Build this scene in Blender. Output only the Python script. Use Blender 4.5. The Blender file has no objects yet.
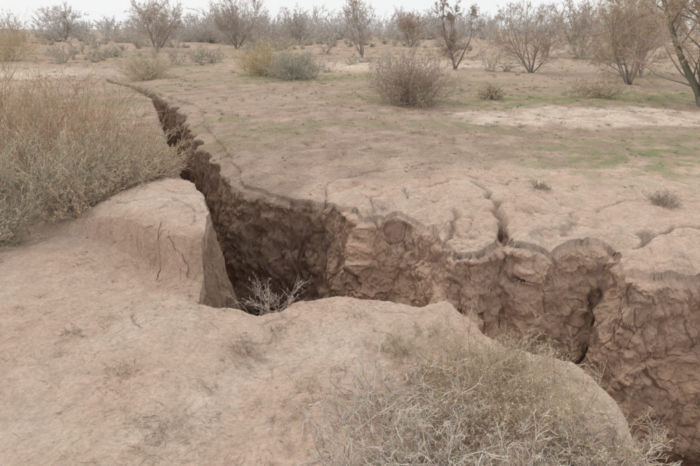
import bpy, math, numpy as np, time
T0=time.time()
F=np.float32
rs=np.random.RandomState(7)
PERM=rs.permutation(256).astype(np.int32)
PERM2=np.concatenate([PERM,PERM,PERM]).astype(np.int32)
GA=rs.rand(256)*2*np.pi
G2=np.stack([np.cos(GA),np.sin(GA)],1).astype(F)
G3=rs.randn(256,3); G3/=np.linalg.norm(G3,axis=1)[:,None]; G3=G3.astype(F)
J3=rs.rand(256,3).astype(F)
R1=rs.rand(256).astype(F)
def fade(t): return t*t*t*(t*(t*6-15)+10)
def n2(x,y,sc=1.,seed=0):
    x=(x/sc+seed*17.31).astype(F); y=(y/sc+seed*9.77).astype(F)
    fx=np.floor(x); fy=np.floor(y); ix=fx.astype(np.int32)&255; iy=fy.astype(np.int32)&255
    x=x-fx; y=y-fy; u=fade(x); v=fade(y)
    def g(i,j,a,b):
        h=PERM2[PERM2[(ix+i)&255]+((iy+j)&255)]; q=G2[h]
        return q[:,0]*a+q[:,1]*b
    a=g(0,0,x,y); b=g(1,0,x-1,y); c=g(0,1,x,y-1); d=g(1,1,x-1,y-1)
    a=a+u*(b-a); c=c+u*(d-c)
    return (a+v*(c-a))*1.4
def f2(x,y,sc,o,seed=0,gain=.5):
    s=0;a=1.
    for i in range(o):
        s=s+a*n2(x,y,sc/2.03**i,seed+i*3); a*=gain
    return s
def n3(x,y,z,sc=1.,seed=0):
    x=(x/sc+seed*17.31).astype(F); y=(y/sc+seed*9.77).astype(F); z=(z/sc+seed*5.13).astype(F)
    fx=np.floor(x); fy=np.floor(y); fz=np.floor(z)
    ix=fx.astype(np.int32)&255; iy=fy.astype(np.int32)&255; iz=fz.astype(np.int32)&255
    x=x-fx;y=y-fy;z=z-fz;u=fade(x);v=fade(y);w=fade(z)
    def g(i,j,k):
        h=PERM2[PERM2[PERM2[(ix+i)&255]+((iy+j)&255)]+((iz+k)&255)]; q=G3[h]
        return q[:,0]*(x-i)+q[:,1]*(y-j)+q[:,2]*(z-k)
    r=[]
    for k in (0,1):
        a=g(0,0,k);b=g(1,0,k);c=g(0,1,k);d=g(1,1,k)
        a=a+u*(b-a);c=c+u*(d-c); r.append(a+v*(c-a))
    return (r[0]+w*(r[1]-r[0]))*1.4
def worley3(x,y,z,sc,seed=0):
    x=(x/sc+seed*7.7).astype(F);y=(y/sc+seed*3.3).astype(F);z=(z/sc+seed*1.9).astype(F)
    fx=np.floor(x);fy=np.floor(y);fz=np.floor(z)
    ix=fx.astype(np.int32);iy=fy.astype(np.int32);iz=fz.astype(np.int32)
    x=x-fx;y=y-fy;z=z-fz
    b1=np.full(x.shape,9.,F);b2=b1.copy();val=np.zeros_like(b1)
    for i in(-1,0,1):
        for j in(-1,0,1):
            for k in(-1,0,1):
                h=PERM2[PERM2[PERM2[(ix+i)&255]+((iy+j)&255)]+((iz+k)&255)]; q=J3[h]
                d=(q[:,0]+i-x)**2+(q[:,1]+j-y)**2+(q[:,2]+k-z)**2
                c=d<b1
                b2=np.where(c,b1,np.minimum(b2,d)); val=np.where(c,R1[h],val); b1=np.where(c,d,b1)
    return np.sqrt(b1),np.sqrt(b2),val
def worley2(x,y,sc,seed=0):
    x=(x/sc+seed*7.7).astype(F);y=(y/sc+seed*3.3).astype(F)
    fx=np.floor(x);fy=np.floor(y); ix=fx.astype(np.int32);iy=fy.astype(np.int32); x=x-fx;y=y-fy
    b1=np.full(x.shape,9.,F);b2=b1.copy();val=np.zeros_like(b1)
    for i in(-1,0,1):
        for j in(-1,0,1):
            h=PERM2[PERM2[(ix+i)&255]+((iy+j)&255)]; q=J3[h]
            d=(q[:,0]+i-x)**2+(q[:,1]+j-y)**2
            c=d<b1
            b2=np.where(c,b1,np.minimum(b2,d)); val=np.where(c,R1[h],val); b1=np.where(c,d,b1)
    return np.sqrt(b1),np.sqrt(b2),val
def ss(a,b,x):
    t=np.clip((x-a)/(b-a),0,1); return t*t*(3-2*t)

# ---------------- plan of the place (metres) ----------------
NEAR=[(-9.9,22.6),(-8.6,20.2),(-7.3,18.2),(-6.2,16.5),(-5.4,14.98),(-4.29,12.19),(-3.4,9.85),(-2.71,8.08),(-2.21,6.6),(-1.87,5.71),(-1.49,4.98),(-1.16,4.32),(-1.1,3.91),(-1.08,3.65),(-1.08,3.44),(-1.05,3.31),
(-.85,3.28),(-.59,3.2),(-.44,3.28),(-.35,3.4),(-.11,3.46),(.18,3.46),(.32,3.38),(.52,3.31),(.66,3.37),(.76,3.17),(.85,2.98),(.975,2.86),(1.15,2.745),(1.30,2.67),(1.376,2.515),(1.367,2.28),(1.36,2.09),(1.37,1.93),(1.37,1.80),(1.35,1.63),(1.4,1.0),(1.6,.3),(2.0,-1.2)]
# x, y, height of the upright top face, slope below it, width of the slumped apron
FAR=[(-9.8,22.7,.3,3,0),(-8.3,20.3,.3,3,0),(-6.9,18.3,.4,3,0),(-5.75,16.6,.4,4,.05),(-4.6,14.98,.5,5,.26),(-3.64,13.36,.5,5,.33),(-3.01,11.34,.5,5,.34),(-2.475,9.93,.6,6,.32),(-1.90,8.34,.6,6,.28),(-1.59,7.52,.6,6.,.2),(-1.35,6.54,.8,6,.08),(-1.07,6.35,1.,7,.03),(-.69,6.01,1.1,8,.0),(-.285,5.925,1.,7.5,0),(0,5.51,.6,4.5,0),(.154,5.27,.4,3,0),(.473,5.41,.3,2.3,.03),(.668,5.27,.3,2.3,.03),(.855,4.82,.4,2.6,0),(.883,4.43,.4,3,0),(1.03,4.29,.5,4.,0),(1.27,4.43,.5,4.,0),(1.43,4.91,.2,2.2,0),(1.495,4.91,.2,2.2,0),(1.457,4.43,.5,4,0),(1.55,4.32,.5,4.,0),(1.87,4.48,.5,3.8,0),(2.21,4.6,.6,5,0),(2.37,4.45,.9,7,0),(2.20,3.92,.9,6,0),(2.32,3.80,.7,3.2,0),(2.61,3.86,.6,2.8,0),(2.94,3.95,.6,2.5,0),(3.4,3.8,.5,2.4,0),(3.6,3.0,.5,2.6,0),(3.4,1.8,.5,3,0),(3.3,.5,.5,4,0),(3.6,-1.2,.5,4,0)]
CRACKS=[([(1.46,4.95),(1.6,5.4),(1.59,5.81),(1.5,6.54)],.045,.12),
([(2.32,4.2),(2.69,4.6),(3.21,4.75),(4.0,4.6)],.03,.07),
([(-.28,5.95),(-.2,6.5),(.13,6.84),(.6,7.1),(1.09,7.22)],.016,.04),
([(.5,5.5),(.75,6.0),(1.23,6.44),(1.9,6.3),(2.58,6.44)],.016,.04),
([(2.0,4.6),(2.3,5.2),(3.0,5.6),(3.81,5.62)],.018,.04),
([(-2.4,4.9),(-2.0,4.5),(-1.5,4.4),(-1.2,4.1)],.013,.03),
([(.9,4.6),(1.1,5.2),(.9,5.7)],.03,.07),
([(.2,5.3),(.35,5.9),(.1,6.4)],.015,.04)]
NEARa=np.array(NEAR,F); FARa=np.array(FAR,F)
POLY=np.concatenate([NEARa,FARa[::-1,:2]])
def polydist(x,y,P,attrs=()):
    bd=np.full(x.shape,1e9,F);bx=np.zeros_like(bd);by=np.zeros_like(bd);ba=[np.zeros_like(bd) for _ in attrs]
    for i in range(len(P)-1):
        ax,ay=P[i][0],P[i][1]; dx=P[i+1][0]-ax; dy=P[i+1][1]-ay
        L=dx*dx+dy*dy
        t=np.clip(((x-ax)*dx+(y-ay)*dy)/L,0,1)
        vx=x-(ax+t*dx); vy=y-(ay+t*dy); d=vx*vx+vy*vy
        c=d<bd
        bd=np.where(c,d,bd);bx=np.where(c,vx,bx);by=np.where(c,vy,by)
        for k,at in enumerate(attrs): ba[k]=np.where(c,at[i]+t*(at[i+1]-at[i]),ba[k])
    return (np.sqrt(bd),bx,by)+tuple(ba)
def inpoly(x,y,P):
    r=np.zeros(x.shape,bool); n=len(P)
    for i in range(n):
        x1,y1=P[i]; x2,y2=P[(i+1)%n]
        if y1==y2: continue
        c=((y1>y)!=(y2>y))&(x<(x2-x1)*(y-y1)/(y2-y1)+x1)
        r^=c
    return r
def mixc(a,b,t): return a+(b-a)*t[:,None]
TAN=np.array([.69,.53,.425],F); WALL=np.array([.63,.435,.315],F); DRK=np.array([.435,.32,.255],F)
GRN=np.array([.30,.305,.165],F); PALE=np.array([.74,.62,.51],F); LIP=np.array([.69,.505,.39],F)
def terrain(x,y,full=True):
    x=x.astype(F);y=y.astype(F); n=len(x); r=np.hypot(x,y)
    z=.05*f2(x,y,1.3,3,1)*ss(0,3,r)+.25*n2(x,y,14.,5)*ss(12,40,r)+1.0*n2(x,y,90.,6)*ss(50,200,r)
    z=z+.016*f2(x,y,.22,4,11)+.09*n2(x,y,3.2,8)*ss(6,10,r)
    px,py=x.copy(),y.copy()
    depth=np.zeros(n,F); wall=np.zeros(n,F)
    m=np.where((y>-1.6)&(y<24)&(x>-11.5)&(x<6)&((y<17)|(x<-4)))[0]
    X=x[m];Y=y[m]
    wx=X+.06*n2(X,Y,.42,21)+.022*n2(X,Y,.17,22)
    wy=Y+.06*n2(X,Y,.42,31)+.022*n2(X,Y,.17,32)
    ins=inpoly(wx,wy,POLY)
    dn,nx,ny=polydist(wx,wy,NEARa)
    df,fx,fy,c1,s2,ap=polydist(wx,wy,FARa[:,:2],(FARa[:,2],FARa[:,3],FARa[:,4]))
    ap=ap*(1+.5*n2(X,Y,.6,44))
    c1=c1*(1+.5*n2(X,Y,.7,41)); s2=s2*(1+.2*n2(X,Y,.8,42))
    an=7.*dn
    ds=np.maximum(df-ap,0)
    led=.05+.08*n2(X,Y,.6,45)
    led=led*(s2<5)
    ct=np.maximum(6.5,s2*1.1)
    af=.30*np.minimum(df,ap)+np.minimum(ct*ds,c1+np.maximum(s2*(ds-c1/ct-np.maximum(led,0)),0)+1.*np.clip(ds-c1/ct,0,.1))+6*np.maximum(ds-.75,0)
    mx=2.4+.9*np.exp(-((X+.8)**2+(Y-4.4)**2)/1.2)-.5*ss(6.5,9,Y)-.7*ss(9,14,Y)+.22*f2(X,Y,.5,3,43)
    w=np.minimum(an,af)
    k=.25
    h=np.clip(.5+.5*(mx-w)/k,0,1); dd=mx+(w-mx)*h-k*h*(1-h)
    dd=np.where(ins,np.maximum(dd,0),0)
    depth[m]=dd
    ystep=np.interp(X+.10*n2(X,Y,.45,51),[-4,-2.95,-2.56,-2.0,-1.53,-1.1,-.9],[4.3,4.3,4.3,3.955,3.54,3.28,3.25]).astype(F)
    H=.36*ss(-2.9,-1.6,X)+.05
    db=(Y+.07*n2(X,Y,.3,52)-ystep)*.75
    xr=np.interp(Y,[3.2,3.3,3.65,4.32,4.98,5.71,6.6,8.08,9.85],[-1.05,-1.05,-1.08,-1.16,-1.49,-1.87,-2.21,-2.71,-3.4]).astype(F)
    e_=np.clip(db/.34,0,1); prof=.6*ss(.5,.75,e_)+.4*e_
    lift=H*prof*(1-ss(4.6,9,Y))*(1-ss(.25,.5,X-xr))
    z[m]+=lift
    stepwall=ss(.0,.05,db)*(1-ss(.26,.36,db))*ss(-2.6,-1.7,X)*(X<xr+.3)
    lipn=np.where(ins,0,dn); lipf=np.where(ins,0,df)
    lipa=np.minimum(lipn,lipf)
    z[m]-=.02*np.exp(-lipa/.04)+.05*np.exp(-lipn/.4)+.07*np.exp(-lipf/.35)
    cm=np.exp(-(lipf/.9)**2)*ss(-.9,.1,X)
    rid=1-np.abs(n2(X,Y*.8,.42,61))*2
    z[m]+=cm*(.055*np.abs(n2(X,Y,.5,62))*2-.035*np.clip(rid,0,1)**3)
    f1,f2_,cv=worley2(X+.03*n2(X,Y,.1,63),Y+.03*n2(X,Y,.1,64),.13,1)
    cr=np.exp(-((f2_-f1)/.10)**2)
    rough=np.clip(.3+cm*.55+.5*n2(X,Y,.9,65),0,1)
    z[m]+=rough*(.014*(cv-.5)-.008*cr)*(dd<.01)
    z[m]+=.012*np.abs(n2(X,Y,.09,66))*ss(-.2,.5,n2(X,Y,.8,67))
    crk=np.zeros_like(X)
    for off,wd,sd in ((.10,.007,101),(.24,.009,102),(.45,.008,103)):
        l_=np.where(lipn<lipf,lipn*1.3,lipf)
        e=np.exp(-((l_-off*(1+.6*n2(X,Y,.5,sd))-.03*n2(X,Y,.07,sd+9))/wd)**2)*ss(.05,.3,n2(X,Y,.4,sd+20))*(lipa>.02)*ss(9,7,Y)
        crk=np.maximum(crk,e*.6); z[m]-=.02*e
    for pl,wd,dp in CRACKS:
        P=np.array(pl,F); lo=P.min(0)-.5;hi=P.max(0)+.5
        q=np.where((X>lo[0])&(X<hi[0])&(Y>lo[1])&(Y<hi[1]))[0]
        a=X[q]+.10*n2(X[q],Y[q],.3,71)+.03*n2(X[q],Y[q],.08,73); b=Y[q]+.10*n2(X[q],Y[q],.3,72)+.03*n2(X[q],Y[q],.08,74)
        d=polydist(a,b,P)[0]
        w_=wd*(1+.6*n2(X[q],Y[q],.3,75))
        e=np.exp(-(d/w_)**2)*ss(-.5,-.1,n2(X[q],Y[q],.5,76))
        crk[q]=np.maximum(crk[q],e*min(1,dp*12)); z[m[q]]-=dp*e*(dd[q]<.3)
    z=z-depth
    deep=np.where(af<an,np.maximum(dd-.30*np.minimum(df,ap),0),dd)
    wm=np.maximum(ss(.0,.06,deep),stepwall)
    far_side=af<an
    q=np.where(wm>.01)[0]
    dx=np.where(far_side,fx,nx)[q]; dy=np.where(far_side,fy,ny)[q]
    sw=(stepwall>.01)[q]&(dd[q]<.02)
    dx=np.where(sw,.5,dx); dy=np.where(sw,-.85,dy)
    L=np.hypot(dx,dy)+1e-4; dx/=L;dy/=L
    X3=X[q];Y3=Y[q];Z3=z[m[q]]
    k1=.07*n3(X3,Y3,Z3,.25,3)+.025*n3(X3,Y3,Z3,.08,13)
    wa,wb,wv=worley3(X3+k1,Y3+k1,Z3*.6+k1,.36,2)
    wc,wd_,wv2=worley3(X3+.5*k1,Y3-.5*k1,Z3*.8+.5*k1,.13,3)
    wa3,wb3,wv3=worley3(X3,Y3,Z3,.05,4)
    strat=n3(X3*.25,Y3*.25,Z3,.13,14)
    pick=ss(-.1,.3,n3(X3,Y3,Z3,.5,18))
    amp=.03+.10*n3(X3,Y3,Z3,.6,1)+.075*n3(X3,Y3,Z3,.24,15)+.07*(wv-.5)+.028*(wv2-.5)+.014*(wv3-.5)-.028*np.exp(-((wb-wa)/.04)**2)*pick-.010*np.exp(-((wd_-wc)/.06)**2)*(wv>.6)+.022*strat+.030*n3(X3,Y3,Z3,.09,16)+.012*n3(X3,Y3,Z3,.035,7)
    nb=(1-.6*(~far_side[q]))*(1-.4*ss(6.3,7.5,Y3))
    amp=amp*wm[q]*nb*np.where(sw,.9,1)
    px[m[q]]+=dx*amp; py[m[q]]+=dy*amp; z[m[q]]+=.35*amp*np.where(dd[q]>.1,1,.3)
    wall[m]=wm
    c=np.tile(TAN,(n,1)).astype(F)
    mott=f2(x,y,.9,4,81)
    c=mixc(c,LIP,np.clip(.25+.8*mott,0,1))
    sp_=ss(.1,.6,f2(x,y,.35,4,85)); c=mixc(c,DRK*1.3,sp_*.25*ss(0,2,r))
    c=mixc(c,PALE*1.02,ss(.1,.7,f2(x,y,.6,4,86))*.5)
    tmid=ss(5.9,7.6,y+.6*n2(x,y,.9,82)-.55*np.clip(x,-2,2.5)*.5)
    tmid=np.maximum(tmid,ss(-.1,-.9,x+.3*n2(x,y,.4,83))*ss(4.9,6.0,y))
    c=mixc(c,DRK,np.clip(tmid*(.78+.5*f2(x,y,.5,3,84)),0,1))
    tf=ss(9,16,y)
    a=ss(-.15,.35,f2(x,y*2.2,6.,4,91)); c=mixc(c,TAN*.8,tf*a*.7)
    g=ss(-.05,.4,f2(x+2,y*2.,4.5,4,92))*ss(7,10,y); c=mixc(c,GRN,g*.6*np.clip(.7+.8*f2(x,y,.4,3,97),0,1))
    def blob(cx,cy,rx,ry): return np.exp(-(((x-cx)/rx)**2+((y-cy)/ry)**2))
    gb=np.clip(blob(4.1,7.7,1.9,1.4)+blob(4.5,14.,4,1.3)+blob(-1,21.5,5,3)+blob(8,16,3,2)+blob(7,9,2,1),0,1)
    c=mixc(c,GRN*1.05,gb*np.clip(.5+1.2*f2(x,y,.35,3,93),0,1))
    wxy=y+.5*n2(x,y,1.5,94)+.25*n2(x,y,.4,98)
    pb=np.clip(ss(1.6,3.2,x+.5*n2(x,y,.7,99))*ss(10.3,10.8,wxy+.12*(x-4))*(1-ss(12.4,13.2,wxy+.02*(x-3))),0,1)
    pb=np.maximum(pb,blob(2.5,28,6,3.5)); pb=np.maximum(pb,blob(-14,24,3.,3.)); pb=np.maximum(pb,blob(-12,17,1.5,3.)*.8)
    c=mixc(c,PALE*1.02,np.clip(pb*(.85+.6*f2(x,y,.5,4,95)),0,1))
    cw=np.tile(WALL,(len(q),1))
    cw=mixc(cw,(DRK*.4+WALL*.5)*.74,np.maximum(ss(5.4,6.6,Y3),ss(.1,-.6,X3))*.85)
    cw=cw*(1+.10*(wv-.5)+.12*(wv2-.5)+.1*(wv3-.5)+.12*strat+.16*n3(X3,Y3,Z3*2.5,.6,8)+.12*n3(X3,Y3,Z3,.1,9))[:,None]
    lipm=np.clip(1-ss(.0,1.0,dd[q]+.45*n3(X3,Y3,Z3,.35,10)),0,1)*.85*ss(-.3,.6,X3)
    lipm=np.maximum(lipm,sw*.8)
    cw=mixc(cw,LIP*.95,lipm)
    # deep shade put into the soil colour low down in the fissure
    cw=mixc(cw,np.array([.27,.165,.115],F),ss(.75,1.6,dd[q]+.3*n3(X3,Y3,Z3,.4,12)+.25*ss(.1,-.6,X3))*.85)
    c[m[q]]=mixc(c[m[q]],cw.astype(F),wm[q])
    c[m]*=(1-.4*crk)[:,None]
    c[m]*=(1-.10*rough*cr*(dd<.01))[:,None]
    c*=(1+.09*f2(x,y,.12,3,96))[:,None]
    return px,py,z,np.clip(c,.02,.8),wall

# ---------------- ground sheet ----------------
azf=np.arange(-.76,.76,.0028)
azc=np.linspace(.76,2*np.pi-.76,90)[:-1]
az=np.concatenate([azf,azc])
def lg(a,b,s): return np.exp(np.arange(math.log(a),math.log(b),s))
rr=np.concatenate([lg(.25,1.6,.05),lg(1.6,8,.0028),lg(8,20,.005),lg(20,700,.015),[760.]])
A,R=np.meshgrid(az,rr)
gx=(R*np.sin(A)).ravel();gy=(R*np.cos(A)).ravel()
na=len(az);nr=len(rr)
px,py,pz,col,wl=terrain(gx,gy)
idx=np.arange(nr*na).reshape(nr,na)
a=idx[:-1,:];b=idx[1:,:];a2=np.roll(a,-1,1);b2=np.roll(b,-1,1)
Fq=np.stack([a,a2,b2,b],-1)
zz=pz[Fq]; span=zz.max(-1)-zz.min(-1); wq=wl[Fq].max(-1)
rq=np.broadcast_to(rr[:-1,None],span.shape)
fine=(wq>.0)&(span>.02)&(rq<26)&(rq>1.6)
fine[:,len(azf)-2:]=False
for _ in range(3):
    g_=fine.copy(); g_[1:]|=fine[:-1]; g_[:-1]|=fine[1:]; g_[:,1:]|=fine[:,:-1]; g_[:,:-1]|=fine[:,1:]; fine=g_
fine[:,len(azf)-2:]=False; fine[rq<1.6]=False
K=4
fi,fj=np.where(fine)
NA=na*K
qk=[]
for u in range(K):
    for v in range(K):
        i0=fi*K+u; j0=fj*K+v
        qk.append(np.stack([i0*NA+j0,i0*NA+j0+1,(i0+1)*NA+j0+1,(i0+1)*NA+j0],1))
qk=np.concatenate(qk); uq,inv=np.unique(qk,return_inverse=True); inv=inv.reshape(-1,4)
ui=uq//NA; uj=uq%NA
ri=np.minimum(ui//K,nr-2); fr=(ui-ri*K)/K; ji=np.minimum(uj//K,na-2); fa=(uj-ji*K)/K
rf=rr[ri]*(1-fr)+rr[ri+1]*fr; af_=az[ji]*(1-fa)+az[ji+1]*fa
qx,qy,qz,qc,qw=terrain(rf*np.sin(af_),rf*np.cos(af_))
base=len(gx)
V=np.concatenate([np.stack([px,py,pz],1),np.stack([qx,qy,qz],1)])
FQ=np.concatenate([Fq[~fine],inv+base]); COL=np.concatenate([col,qc]); WL=np.concatenate([wl,qw])
print('terrain',base,len(uq),time.time()-T0)
def mesh_from(name,V,Fc,C,mat,smooth=True,alpha=None,sm=None):
    me=bpy.data.meshes.new(name)
    k=Fc.shape[1]
    me.vertices.add(len(V)); me.vertices.foreach_set('co',np.ascontiguousarray(V,dtype=F).ravel())
    me.loops.add(Fc.size); me.loops.foreach_set('vertex_index',np.ascontiguousarray(Fc,dtype=np.int32).ravel())
    me.polygons.add(len(Fc)); me.polygons.foreach_set('loop_start',np.arange(0,Fc.size,k,dtype=np.int32))
    me.polygons.foreach_set('loop_total',np.full(len(Fc),k,np.int32))
    me.update(calc_edges=True)
    me.polygons.foreach_set('use_smooth',np.full(len(Fc),smooth) if sm is None else sm)
    at=me.color_attributes.new('Col','FLOAT_COLOR','POINT')
    al=np.zeros((len(C),1)) if alpha is None else alpha.reshape(-1,1)
    at.data.foreach_set('color',np.concatenate([C,al],1).astype(F).ravel())
    me.materials.append(mat)
    ob=bpy.data.objects.new(name,me); bpy.context.scene.collection.objects.link(ob)
    return ob
def node_mat(name,mott,bumps):
    m=bpy.data.materials.new(name);m.use_nodes=True;nt=m.node_tree;N=nt.nodes;L=nt.links
    N.remove(N['Principled BSDF'])
    b=N.new('ShaderNodeBsdfDiffuse');b.inputs['Roughness'].default_value=.3
    L.new(b.outputs[0],N['Material Output'].inputs['Surface'])
    at=N.new('ShaderNodeAttribute');at.attribute_name='Col'
    geo=N.new('ShaderNodeNewGeometry')
    cur=at.outputs['Color']
    for sc,lo,hi in mott:
        no=N.new('ShaderNodeTexNoise');no.inputs['Scale'].default_value=sc;no.inputs['Detail'].default_value=4;no.inputs['Roughness'].default_value=.8
        L.new(geo.outputs['Position'],no.inputs['Vector'])
        mr=N.new('ShaderNodeMapRange');mr.inputs['From Min'].default_value=.3;mr.inputs['From Max'].default_value=.7
        mr.inputs['To Min'].default_value=lo;mr.inputs['To Max'].default_value=hi
        L.new(no.outputs['Fac'],mr.inputs['Value'])
        vm=N.new('ShaderNodeVectorMath');vm.operation='SCALE'
        L.new(cur,vm.inputs[0]);L.new(mr.outputs['Result'],vm.inputs['Scale']);cur=vm.outputs['Vector']
    L.new(cur,b.inputs['Color'])
    hs=None
    for sc,dist,det in bumps:
        no=N.new('ShaderNodeTexNoise');no.inputs['Scale'].default_value=sc;no.inputs['Detail'].default_value=det;no.inputs['Roughness'].default_value=.74
        L.new(geo.outputs['Position'],no.inputs['Vector'])
        mm=N.new('ShaderNodeMath');mm.operation='MULTIPLY';mm.inputs[1].default_value=dist;L.new(no.outputs['Fac'],mm.inputs[0]);o=mm.outputs[0]
        if hs is None: hs=o
        else:
            ad=N.new('ShaderNodeMath');ad.operation='ADD';L.new(hs,ad.inputs[0]);L.new(o,ad.inputs[1]);hs=ad.outputs[0]
    if hs is not None:
        bp=N.new('ShaderNodeBump');bp.inputs['Strength'].default_value=1;bp.inputs['Distance'].default_value=1
        L.new(hs,bp.inputs['Height']);L.new(bp.outputs['Normal'],b.inputs['Normal'])
    return m
soil=node_mat('dry_clay_soil',[(40,.78,1.2)],[(16,.032,7)])
mesh_from('ground',V,FQ[:,::-1],COL,soil,alpha=WL,sm=WL[FQ[:,0]]<.5)
me=bpy.data.objects['ground'].data
if me.polygons[5].normal.z<0: me.flip_normals()
print('ground',time.time()-T0)

# ---------------- plants ----------------
class Acc:
    def __init__(s): s.V=[];s.Q=[];s.C=[];s.n=0
    def add(s,V,Q,C):
        s.V.append(V.astype(F));s.Q.append(Q+s.n);s.C.append(C.astype(F));s.n+=len(V)
    def tubes(s,pts,r0,r1,col,tip=None):
        n,k,_=pts.shape
        d=np.gradient(pts,axis=1); d/=np.linalg.norm(d,axis=2,keepdims=True)+1e-9
        ref=np.where(np.abs(d[...,2:3])>.8,np.array([1.,0,0]),np.array([0,0,1.]))
        u=np.cross(d,ref);u/=np.linalg.norm(u,axis=2,keepdims=True)+1e-9; v=np.cross(d,u)
        t=np.linspace(0,1,k)[None,:,None]
        r=np.asarray(r0).reshape(-1,1,1)*(1-t)+np.asarray(r1).reshape(-1,1,1)*t
        ring=[pts+r*(math.cos(a_)*u+math.sin(a_)*v) for a_ in (0,2.094,4.189)]
        Vv=np.stack(ring,2).reshape(-1,3)
        ii=np.arange(n*k*3).reshape(n,k,3)
        q=[]
        for j in range(3):
            j2=(j+1)%3
            q.append(np.stack([ii[:,:-1,j],ii[:,:-1,j2],ii[:,1:,j2],ii[:,1:,j]],-1).reshape(-1,4))
        col=np.broadcast_to(col,(n,3)); tip=col if tip is None else np.broadcast_to(tip,(n,3))
        C=col[:,None,None,:]*(1-t[...,None])+tip[:,None,None,:]*t[...,None]
        C=np.broadcast_to(C,(n,k,3,3)).reshape(-1,3)
        s.add(Vv,np.concatenate(q),C)
    def leaves(s,c,size,col,rng,asp=.4,up=0):
        n=len(c); a_=rng.randn(n,3); a_[:,2]+=up; a_/=np.linalg.norm(a_,axis=1)[:,None]
        b_=np.cross(a_,rng.randn(n,3)); b_/=np.linalg.norm(b_,axis=1)[:,None]+1e-9
        S=np.asarray(size).reshape(-1,1)*(.6+.8*rng.rand(n,1))
        Vv=np.stack([c,c+a_*S*.5+b_*S*asp*.5,c+a_*S,c+a_*S*.5-b_*S*asp*.5],1).reshape(-1,3)
        s.add(Vv,np.arange(4*n).reshape(n,4),np.repeat(np.broadcast_to(col,(n,3)),4,0))
    def build(s,name,mat,smooth=True):
        return mesh_from(name,np.concatenate(s.V),np.concatenate(s.Q),np.clip(np.concatenate(s.C),.02,.8),mat,smooth)
def nrm(v): return v/(np.linalg.norm(v,axis=-1,keepdims=True)+1e-9)
def grow(p,d,L,k,wob,up,rng):
    L=np.asarray(L).reshape(-1,1)*np.ones((len(p),1)); pts=[p];ds=[d];p=p.copy();d=d.copy()
    for i in range(k):
        p=p+d*L/k; pts.append(p)
        d=nrm(d+wob*rng.randn(*d.shape)+np.array([0,0,up])); ds.append(d)
    return np.stack(pts,1),np.stack(ds,1),L[:,0]
def kids(g,per,tlo,thi,ang,ratio,rng,jit=.3):
    pts,ds,L=g; n,k1,_=pts.shape; i=np.repeat(np.arange(n),per); t=rng.uniform(tlo,thi,len(i))*(k1-1)
    a_=np.minimum(t.astype(int),k1-2); f=(t-a_)[:,None]
    p=pts[i,a_]*(1-f)+pts[i,a_+1]*f; d=nrm(ds[i,a_])
    pr=rng.randn(len(i),3); pr=nrm(pr-(pr*d).sum(1,keepdims=True)*d)
    an=ang*(1+jit*rng.randn(len(i),1))
    d2=nrm(d*np.cos(an)+pr*np.sin(an))
    return p,d2,L[i]*ratio*(1-.45*t/(k1-1))*rng.uniform(.6,1.2,len(i)),i
def gz(x,y):
    return terrain(np.atleast_1d(np.array(x,float)),np.atleast_1d(np.array(y,float)))[2]
wood=node_mat('dry_plant',[],[])
def cj(c,n,rng,j=.2):
    return np.array(c)[None]*(1+j*rng.randn(n,1))*(1+.05*rng.randn(n,3))
def shrub(acc,x,y,z,R,H,nst,per1,per2,r0,col,tip,rng,spread=1.,leaf=0,lsz=.012,lcol=None,wob=.16,up=.05,k=5,base=.12,ang=.6):
    a_=rng.rand(nst)*2*np.pi; el=np.arccos(1-rng.rand(nst)*(1-math.cos(min(1.45,1.25*spread))))
    d=np.stack([np.sin(el)*np.cos(a_),np.sin(el)*np.sin(a_),np.cos(el)],1)
    L=1/np.sqrt((np.sin(el)/R)**2+(np.cos(el)/H)**2)*rng.uniform(.5,1.15,nst)
    p=np.stack([x+R*base*rng.randn(nst),y+R*base*rng.randn(nst),np.full(nst,z-.02)],1)
    g=grow(p,d,L,k,wob,up,rng)
    c=cj(col,nst,rng); acc.tubes(g[0],r0,r0*.4,c,c*.6+np.array(tip)*.4)
    last=g
    if per1:
        p,d,L,i=kids(g,per1,.25,1,ang,.5,rng); g1=grow(p,d,L,4,wob,up,rng); c=cj(col,len(p),rng)
        acc.tubes(g1[0],r0*.55,r0*.25,c,cj(tip,len(p),rng)); last=g1
        if per2:
            p,d,L,i=kids(g1,per2,.2,1,ang,.5,rng); g2=grow(p,d,L,3,wob,up,rng); c=cj(tip,len(p),rng)
            acc.tubes(g2[0],r0*.35,r0*.18,c); last=g2
    if leaf:
        p,d,L,i=kids(last,leaf,.2,1,.5,.1,rng)
        acc.leaves(p,lsz,cj(lcol if lcol is not None else tip,len(p),rng,.25),rng)

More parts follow.
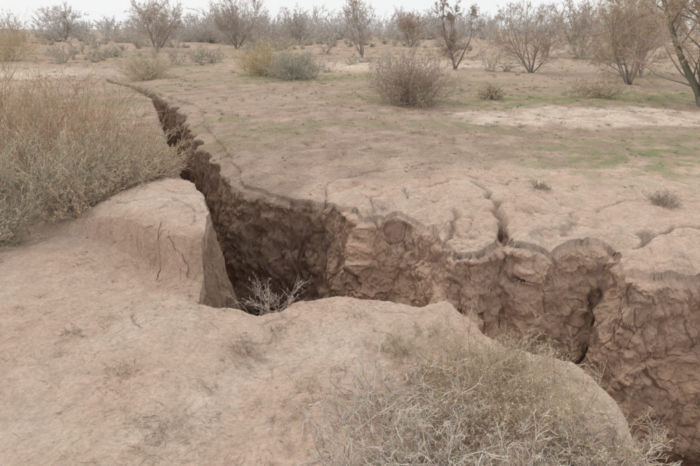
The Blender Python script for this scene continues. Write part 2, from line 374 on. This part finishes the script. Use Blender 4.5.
# big dry shrub on the left bank
rng=np.random.RandomState(11)
GG=(.49,.44,.35); GT=(.63,.57,.44); OT=(.66,.48,.33)
ac=Acc()
for (x,y,R,H,br) in [(-3.35,4.75,.75,.95,.05),(-2.75,4.95,.7,.85,.15),(-2.3,5.25,.6,.6,.35),(-3.1,5.5,.9,1.15,.45),(-3.9,5.6,.9,1.35,.7),(-2.6,5.9,.65,.75,.5),
    (-3.5,6.5,.9,1.2,1),(-2.9,6.8,.6,.8,1),(-4.4,6.8,1.,1.5,1),(-3.8,7.7,.9,1.15,1),(-4.9,8.2,1.1,1.35,1),(-4.3,4.9,.8,1.3,.4),(-2.5,4.75,.4,.35,.5),(-6,8.5,1.,1.3,1),(-2.05,5.6,.3,.3,.6),(-3.1,4.3,.5,.5,.1),(-3.6,4.2,.5,.7,.1),(-2.3,6.4,.35,.4,.9)]:
    z=gz(x,y)[0]
    c=np.array(GG)*(1-br)+np.array((.46,.34,.25))*br; t=np.array(GT)*(1-br)+np.array(OT)*br
    shrub(ac,x,y,z,R,H,64,7,4,.0045,c,t,rng,leaf=2,lsz=.016,wob=.14,up=.06,base=.25,spread=.98,ang=.48)
ac.build('saltbush_shrub',wood)
# dry brush in the right foreground: straw bushes over a heap of grey sticks
ac=Acc(); rng=np.random.RandomState(12)
DT=(.80,.64,.47); DG=(.62,.49,.37)
for (x,y,R,H,ns) in [(.48,2.15,.3,.22,50),(.72,2.28,.34,.32,76),(.98,2.08,.34,.30,66),(.70,2.55,.3,.26,56),(1.1,1.8,.3,.24,46),(.65,1.88,.32,.2,38),(.95,2.42,.26,.22,42),(1.05,2.6,.2,.13,26),(.45,2.5,.24,.16,30)]:
    z=gz(x,y)[0]; gr=rng.rand()
    shrub(ac,x,y,z,R,H,ns,8,4,.0022,np.array(DG)*(1-.2*gr),np.array(DT)*(1-.12*gr),rng,spread=1.05,leaf=1,lsz=.009,wob=.22,up=.03,base=.35)
for (x,y,R,H,ns) in [(.12,1.75,.4,.17,46),(.3,2.0,.38,.2,54),(.35,1.7,.4,.22,54),(.58,1.74,.36,.23,50),(.88,1.72,.34,.2,42),(.18,2.25,.32,.12,34),(-.05,1.98,.3,.1,26),(1.15,1.95,.26,.16,30)]:
    z=gz(x,y)[0]
    g_=rng.uniform(.8,1.08)
    shrub(ac,x,y,z+.02,R,H,ns,6,3,.0042,np.array((.62,.54,.46))*g_,np.array((.74,.64,.54))*g_,rng,spread=1.2,wob=.32,up=-.02,base=.4,k=6)
ac.build('dry_brush',wood)
rng=np.random.RandomState(13)
for (x,y,R,H,ns,c,t) in [(-.55,3.36,.28,.26,24,(.64,.53,.45),(.75,.62,.54)),(1.14,2.82,.22,.18,30,(.55,.46,.36),(.66,.55,.42)),(1.33,2.72,.26,.2,40,(.5,.46,.39),(.62,.56,.47)),
    (3.25,5.35,.26,.16,60,(.38,.32,.26),(.48,.4,.32)),(2.19,6.01,.2,.1,40,(.38,.31,.25),(.5,.41,.33)),(-1.24,2.45,.16,.07,18,(.5,.41,.32),(.64,.52,.41)),(-.64,2.72,.22,.09,26,(.5,.4,.31),(.64,.5,.4)),(.3,2.75,.24,.12,40,(.54,.43,.33),(.66,.54,.42)),(-.2,2.3,.2,.07,20,(.5,.41,.32),(.64,.52,.42)),(-.45,2.95,.2,.07,20,(.5,.41,.32),(.64,.52,.42)),(.55,2.95,.18,.09,24,(.5,.41,.32),(.64,.52,.42)),(-1.7,2.9,.16,.06,16,(.5,.41,.32),(.64,.52,.42)),(-.9,2.0,.16,.06,16,(.5,.41,.32),(.64,.52,.42))]:
    ac=Acc(); z=gz(x,y)[0]
    if x==-.55: z=-.12
    shrub(ac,x,y,z,R,H,ns,7,3,.0018,c,t,rng,leaf=1,lsz=.008,wob=.18,base=.2)
    ac.build('dry_sprig',wood)
rng=np.random.RandomState(14)
def mids(name,lst):
    for (x,y,R,H,ns,c,t) in lst:
        ac=Acc(); z=gz(x,y)[0]
        shrub(ac,x,y,z,R,H,ns,9,6,.006,c,t,rng,leaf=1,lsz=.035,wob=.15,base=.25)
        ac.build(name,wood)
mids('desert_shrub',[(1.5,13.6,1.1,1.25,130,(.40,.33,.28),(.56,.46,.38)),
 (-2.0,20.9,1.3,1.05,110,(.42,.40,.34),(.60,.56,.47)),(-3.3,22.3,1.2,1.35,110,(.52,.41,.27),(.74,.59,.38)),(-7.5,20.6,1.1,1.0,110,(.58,.5,.38),(.74,.63,.48)),
 (3.64,14.3,.4,.4,50,(.5,.43,.32),(.66,.56,.42)),(6.5,14.6,.8,.4,50,(.5,.41,.31),(.64,.53,.4)),(-20,33,2.2,2.6,90,(.52,.41,.28),(.7,.56,.37))])

# trees; farther ones paled, haze put into their colours
BK=(.40,.35,.31)
def tree(name,x,y,H,W,r0,ntr,rng,lean=(0,0),bark=BK,twc=(.57,.50,.44),lfc=(.60,.5,.4),nleaf=2,lsz=.07,p1=10,p2=8,p3=6,droop=-.02,start=.1,tw=.006):
    ac=Acc(); z=gz(x,y)[0]
    a_=rng.rand(ntr)*2*np.pi; tl=rng.uniform(.1,.65,ntr)*(W/H)
    d=nrm(np.stack([lean[0]+tl*np.cos(a_),lean[1]+tl*np.sin(a_),np.ones(ntr)],1))
    p=np.stack([x+.15*r0*rng.randn(ntr)*(ntr>1),y+.15*r0*rng.randn(ntr),np.full(ntr,z-.1)],1)
    g=grow(p,d,H*rng.uniform(.7,.95,ntr),9,.12,.05,rng)
    ac.tubes(g[0],r0*rng.uniform(.7,1,ntr),r0*.12,cj(bark,ntr,rng,.1))
    p,d,L,i=kids(g,p1,start,1,.7,.45*max(.8,W/H),rng); g1=grow(p,d,L,6,.15,.04,rng); ac.tubes(g1[0],r0*.2,r0*.05,cj(bark,len(p),rng,.15),cj(twc,len(p),rng,.15))
    p,d,L,i=kids(g1,p2,.15,1,.6,.5,rng); g2=grow(p,d,L,5,.15,0.,rng); ac.tubes(g2[0],max(tw,r0*.04),tw*.7,cj(twc,len(p),rng))
    p,d,L,i=kids(g2,p3,.1,1,.5,.65,rng); g3=grow(p,d,L,4,.13,droop,rng); ac.tubes(g3[0],tw*.7,tw*.35,cj(twc,len(p),rng),cj(lfc,len(p),rng))
    if nleaf:
        p,d,L,i=kids(g3,nleaf,.1,1,.5,.1,rng); ac.leaves(p,lsz,cj(lfc,len(p),rng,.2),rng,.2)
    return ac.build(name,wood)
rng=np.random.RandomState(21)
tree('tamarisk_tree',8.35,13.0,4.6,6,.14,5,rng,lean=(-.18,0),bark=(.30,.25,.21),p1=15,p2=10,p3=9,nleaf=6,lsz=.05,droop=-.16,start=.12,tw=.004,lfc=(.64,.50,.36))
tree('tamarisk_tree',9.34,18.6,3.7,5,.05,6,rng,lfc=(.64,.53,.40),p1=12,p2=9,p3=8,nleaf=6,lsz=.055,droop=-.16,tw=.005)
tree('tamarisk_tree',7.64,23.8,3.0,4.8,.05,6,rng,lfc=(.62,.54,.46),p2=9,nleaf=3,lsz=.06)
tree('tamarisk_tree',11.2,21.5,3.4,5,.05,6,rng,lfc=(.64,.53,.41),p1=11,p2=9,nleaf=4,lsz=.06,droop=-.12)
tree('tamarisk_tree',4.9,26.3,3.6,3.,.06,6,rng,bark=(.32,.27,.24),lfc=(.50,.42,.36),p1=10,nleaf=3,lsz=.07)
tree('tamarisk_tree',.77,36.5,4.0,3.6,.06,4,rng,lfc=(.57,.51,.45),lsz=.08,tw=.007,p1=12)
tree('tamarisk_tree',5.58,53.,3.2,5.,.07,6,rng,lfc=(.56,.46,.38),lsz=.11,tw=.010)
tree('tamarisk_tree',-9.56,48.2,4.0,7,.07,7,rng,lfc=(.63,.57,.51),lsz=.10,tw=.009,p1=12)
tree('tamarisk_tree',-15.,44.2,3.7,7,.07,7,rng,lfc=(.65,.57,.49),lsz=.10,tw=.009,p1=12)
tree('tamarisk_tree',-5.47,62.5,3.6,6,.08,6,rng,lfc=(.68,.63,.58),bark=(.54,.49,.46),twc=(.62,.57,.53),lsz=.12,tw=.012)
tree('tamarisk_tree',13.4,33.,3.3,6,.06,7,rng,lfc=(.65,.57,.49),lsz=.07,tw=.008,p1=12)
tree('tamarisk_tree',-37.8,75.9,4.2,7,.09,6,rng,lfc=(.7,.65,.6),bark=(.56,.51,.48),twc=(.64,.59,.55),lsz=.14,tw=.015)
def merge_trees(name,spots,seed,thin=1.):
    rng=np.random.RandomState(seed); ac=Acc()
    for (x,y,H,W,c) in spots:
        z=gz(x,y)[0]; ntr=6
        a_=rng.rand(ntr)*2*np.pi; tl=rng.uniform(.1,.7,ntr)*W/H
        d=nrm(np.stack([tl*np.cos(a_),tl*np.sin(a_),np.ones(ntr)],1))
        p=np.tile([x,y,z-.1],(ntr,1)).astype(float)
        g=grow(p,d,H*rng.uniform(.6,.95,ntr),5,.12,.03,rng); s_=y*.00028
        cc=np.array(c)
        ac.tubes(g[0],s_*1.8,s_,cc*.88)
        p,d,L,i=kids(g,6,.05,1,.7,.5,rng); g1=grow(p,d,L,3,.16,.02,rng); ac.tubes(g1[0],s_*1.2,s_*.5,cj(cc*.94,len(p),rng,.1))
        p,d,L,i=kids(g1,6,.05,1,.65,.55,rng); g2=grow(p,d,L,2,.16,0,rng); ac.tubes(g2[0],s_*.7,s_*.4,cj(cc,len(p),rng,.12))
        p,d,L,i=kids(g2,1,.1,1,.5,.1,rng); ac.leaves(p,.0022*y,cj(cc,len(p),rng,.12),rng,.4)
    return ac.build(name,wood)
rng=np.random.RandomState(5)
sp=[]; clus=[(rng.uniform(-.72,.72),66*math.exp(rng.uniform(0,1.1))) for _ in range(90)]
for i in range(560):
    ca,cy=clus[rng.randint(90)]
    y=cy*(1+.08*rng.randn()); az_=ca+.035*rng.randn(); y=max(y,55); haze=min(1,(y-50)/85)
    c=np.array((.60,.54,.49))*(1-haze)+np.array((.79,.785,.79))*haze  # air haze painted into the plant colour, paler with distance
    sp.append((y*math.tan(az_),y,rng.uniform(1.6,4.6)*(1+.3*haze),rng.uniform(4,9),np.minimum(c*rng.uniform(.93,1.03),.82)))
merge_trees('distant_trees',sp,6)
sp=[]; clus=[(rng.uniform(-.72,.72),26*math.exp(rng.uniform(0,1.4))) for _ in range(60)]
for i in range(270):
    ca,cy=clus[rng.randint(60)]
    y=max(25,cy*(1+.08*rng.randn())); az_=ca+.03*rng.randn()
    x=y*math.tan(az_)
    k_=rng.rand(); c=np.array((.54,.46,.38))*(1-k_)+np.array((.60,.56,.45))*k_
    haze=min(1,y/110); c=c*(1-.6*haze)+np.array((.73,.71,.69))*.6*haze  # scrub colour faded with distance to paint in haze
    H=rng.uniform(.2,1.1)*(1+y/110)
    sp.append((x,y,H,H*2.2,c))
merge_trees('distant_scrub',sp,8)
print('plants',time.time()-T0)

# ---------------- small ground cover ----------------
rng=np.random.RandomState(31)
ic=np.array([(0,0,1),(.894,0,.447),(.276,.851,.447),(-.724,.526,.447),(-.724,-.526,.447),(.276,-.851,.447),(.724,.526,-.447),(-.276,.851,-.447),(-.894,0,-.447),(-.276,-.851,-.447),(.724,-.526,-.447),(0,0,-1)])
it=np.array([(0,1,2),(0,2,3),(0,3,4),(0,4,5),(0,5,1),(1,6,2),(2,7,3),(3,8,4),(4,9,5),(5,10,1),(2,6,7),(3,7,8),(4,8,9),(5,9,10),(1,10,6),(6,11,7),(7,11,8),(8,11,9),(9,11,10),(10,11,6)])
n=14000
az_=rng.uniform(-.72,.72,n); r_=np.exp(rng.uniform(math.log(1.8),math.log(16),n))
x=r_*np.sin(az_);y=r_*np.cos(az_)
a_,b_,z_,c_,w_=terrain(x,y)
keep=(rng.rand(n)<np.clip(.06+ss(5.5,7.5,y)*.5+.3*ss(4,5,y)*n2(x.astype(F),y.astype(F),.7,3)+.4*w_,0,1))
x,y,z_,c_,r_=a_[keep],b_[keep],z_[keep],c_[keep],r_[keep]; n=len(x)
s_=.002+.010*rng.rand(n)**4*(1+.08*r_)+.0004*r_
Vv=ic[None]*(1+.35*rng.randn(n,12,1))*s_[:,None,None]*np.array([1,1,.55])+np.stack([x,y,z_],1)[:,None]
cc=c_*rng.uniform(.7,1.1,(n,1))
mesh_from('soil_clods',Vv.reshape(-1,3),(it[None]+12*np.arange(n)[:,None,None]).reshape(-1,3),np.repeat(cc,12,0),soil,False)
ac=Acc(); n=18000
az_=rng.uniform(-.72,.72,n); r_=np.exp(rng.uniform(math.log(1.7),math.log(18),n))
x=r_*np.sin(az_);y=r_*np.cos(az_)
a_,b_,z_,c_,w_=terrain(x,y)
keep=(w_<.05)&(rng.rand(n)<np.clip(.3+ss(6,8,y)*.6+.9*n2(x.astype(F),y.astype(F),.6,9),0,1))
x,y,z_,r_=x[keep],y[keep],z_[keep],r_[keep]; n=len(x)
th=rng.rand(n)*2*np.pi; d=np.stack([np.cos(th),np.sin(th),np.abs(.25*rng.randn(n))],1)
g=grow(np.stack([x,y,z_+.003],1),nrm(d),rng.uniform(.015,.06,n)*(1+.06*r_),3,.25,-.05,rng)
cc=np.where(rng.rand(n,1)<.4,np.array([[.26,.2,.16]]),np.array([[.56,.47,.36]]))*rng.uniform(.7,1.2,(n,1))
ac.tubes(g[0],.0006+.00012*r_,.0004+.0001*r_,cc)
ac.build('dry_litter',wood)
ac=Acc(); rng=np.random.RandomState(33); n=5600
az_=rng.uniform(-.72,.72,n); r_=np.exp(rng.uniform(math.log(1.7),math.log(45),n))
x=r_*np.sin(az_);y=r_*np.cos(az_)
_,_,z_,_,w_=terrain(x,y)
dens=np.clip(.10+ss(7,12,y)*.5+.9*n2(x.astype(F),y.astype(F),1.6,19)*ss(3,6,y)+.8*n2(x.astype(F),y.astype(F),.4,29),0,1)
keep=(w_<.05)&(rng.rand(n)<dens); x,y,z_,r_=x[keep],y[keep],z_[keep],r_[keep]; n=len(x)
per=12; i=np.repeat(np.arange(n),per)
th=rng.rand(n*per)*2*np.pi; d=nrm(np.stack([np.cos(th),np.sin(th),rng.uniform(.2,1.4,n*per)],1))
sz=rng.uniform(.02,.06,n)*(1+.04*r_)
p=np.stack([x[i]+.5*sz[i]*rng.randn(n*per),y[i]+.5*sz[i]*rng.randn(n*per),z_[i]-.002],1)
g=grow(p,d,sz[i]*rng.uniform(.5,1.3,n*per),3,.25,0,rng)
gr=(rng.rand(n,1)<.6*ss(6,9,y)[:,None])
cc=np.where(gr,np.array([[.35,.36,.21]]),np.array([[.56,.46,.35]]))*rng.uniform(.7,1.2,(n,1))
ac.tubes(g[0],.0006+.0002*r_[i],.0004+.00012*r_[i],cc[i])
ac.build('dry_grass_tufts',wood)
print('cover',time.time()-T0)

# ---------------- sky, sun, camera ----------------
sc=bpy.context.scene
wd=bpy.data.worlds.new("World");sc.world=wd;wd.use_nodes=True;nt=wd.node_tree;N=nt.nodes;L=nt.links
bg=N['Background'];bg.inputs['Strength'].default_value=.1
sky=N.new('ShaderNodeTexSky');sky.sky_type='NISHITA';sky.sun_disc=False
EL=math.radians(52);AZ=math.radians(-50)
sky.sun_elevation=EL;sky.sun_rotation=AZ;sky.dust_density=4;sky.air_density=1.5
mx=N.new('ShaderNodeMix');mx.data_type='RGBA';mx.inputs['Factor'].default_value=.9
mx.inputs['B'].default_value=(9.6,9.7,9.85,1)
L.new(sky.outputs['Color'],mx.inputs['A']);L.new(mx.outputs['Result'],bg.inputs['Color'])
su=bpy.data.lights.new('sun','SUN');su.energy=1.1;su.angle=math.radians(40);su.color=(1,.95,.87)
so=bpy.data.objects.new('sun',su);sc.collection.objects.link(so)
from mathutils import Vector
sd=Vector((math.sin(AZ)*math.cos(EL),math.cos(AZ)*math.cos(EL),math.sin(EL)))
so.rotation_euler=(-sd).to_track_quat('-Z','Y').to_euler(); so.location=(0,0,20)
cam=bpy.data.cameras.new('camera');co=bpy.data.objects.new('camera',cam);sc.collection.objects.link(co)
cam.sensor_width=36;cam.lens=27.77;cam.clip_start=.05;cam.clip_end=3000
co.location=(0,0,1.75);co.rotation_euler=(math.radians(90-20.8),0,0)
sc.camera=co
sc.view_settings.view_transform='Standard';sc.view_settings.look='None';sc.view_settings.exposure=0
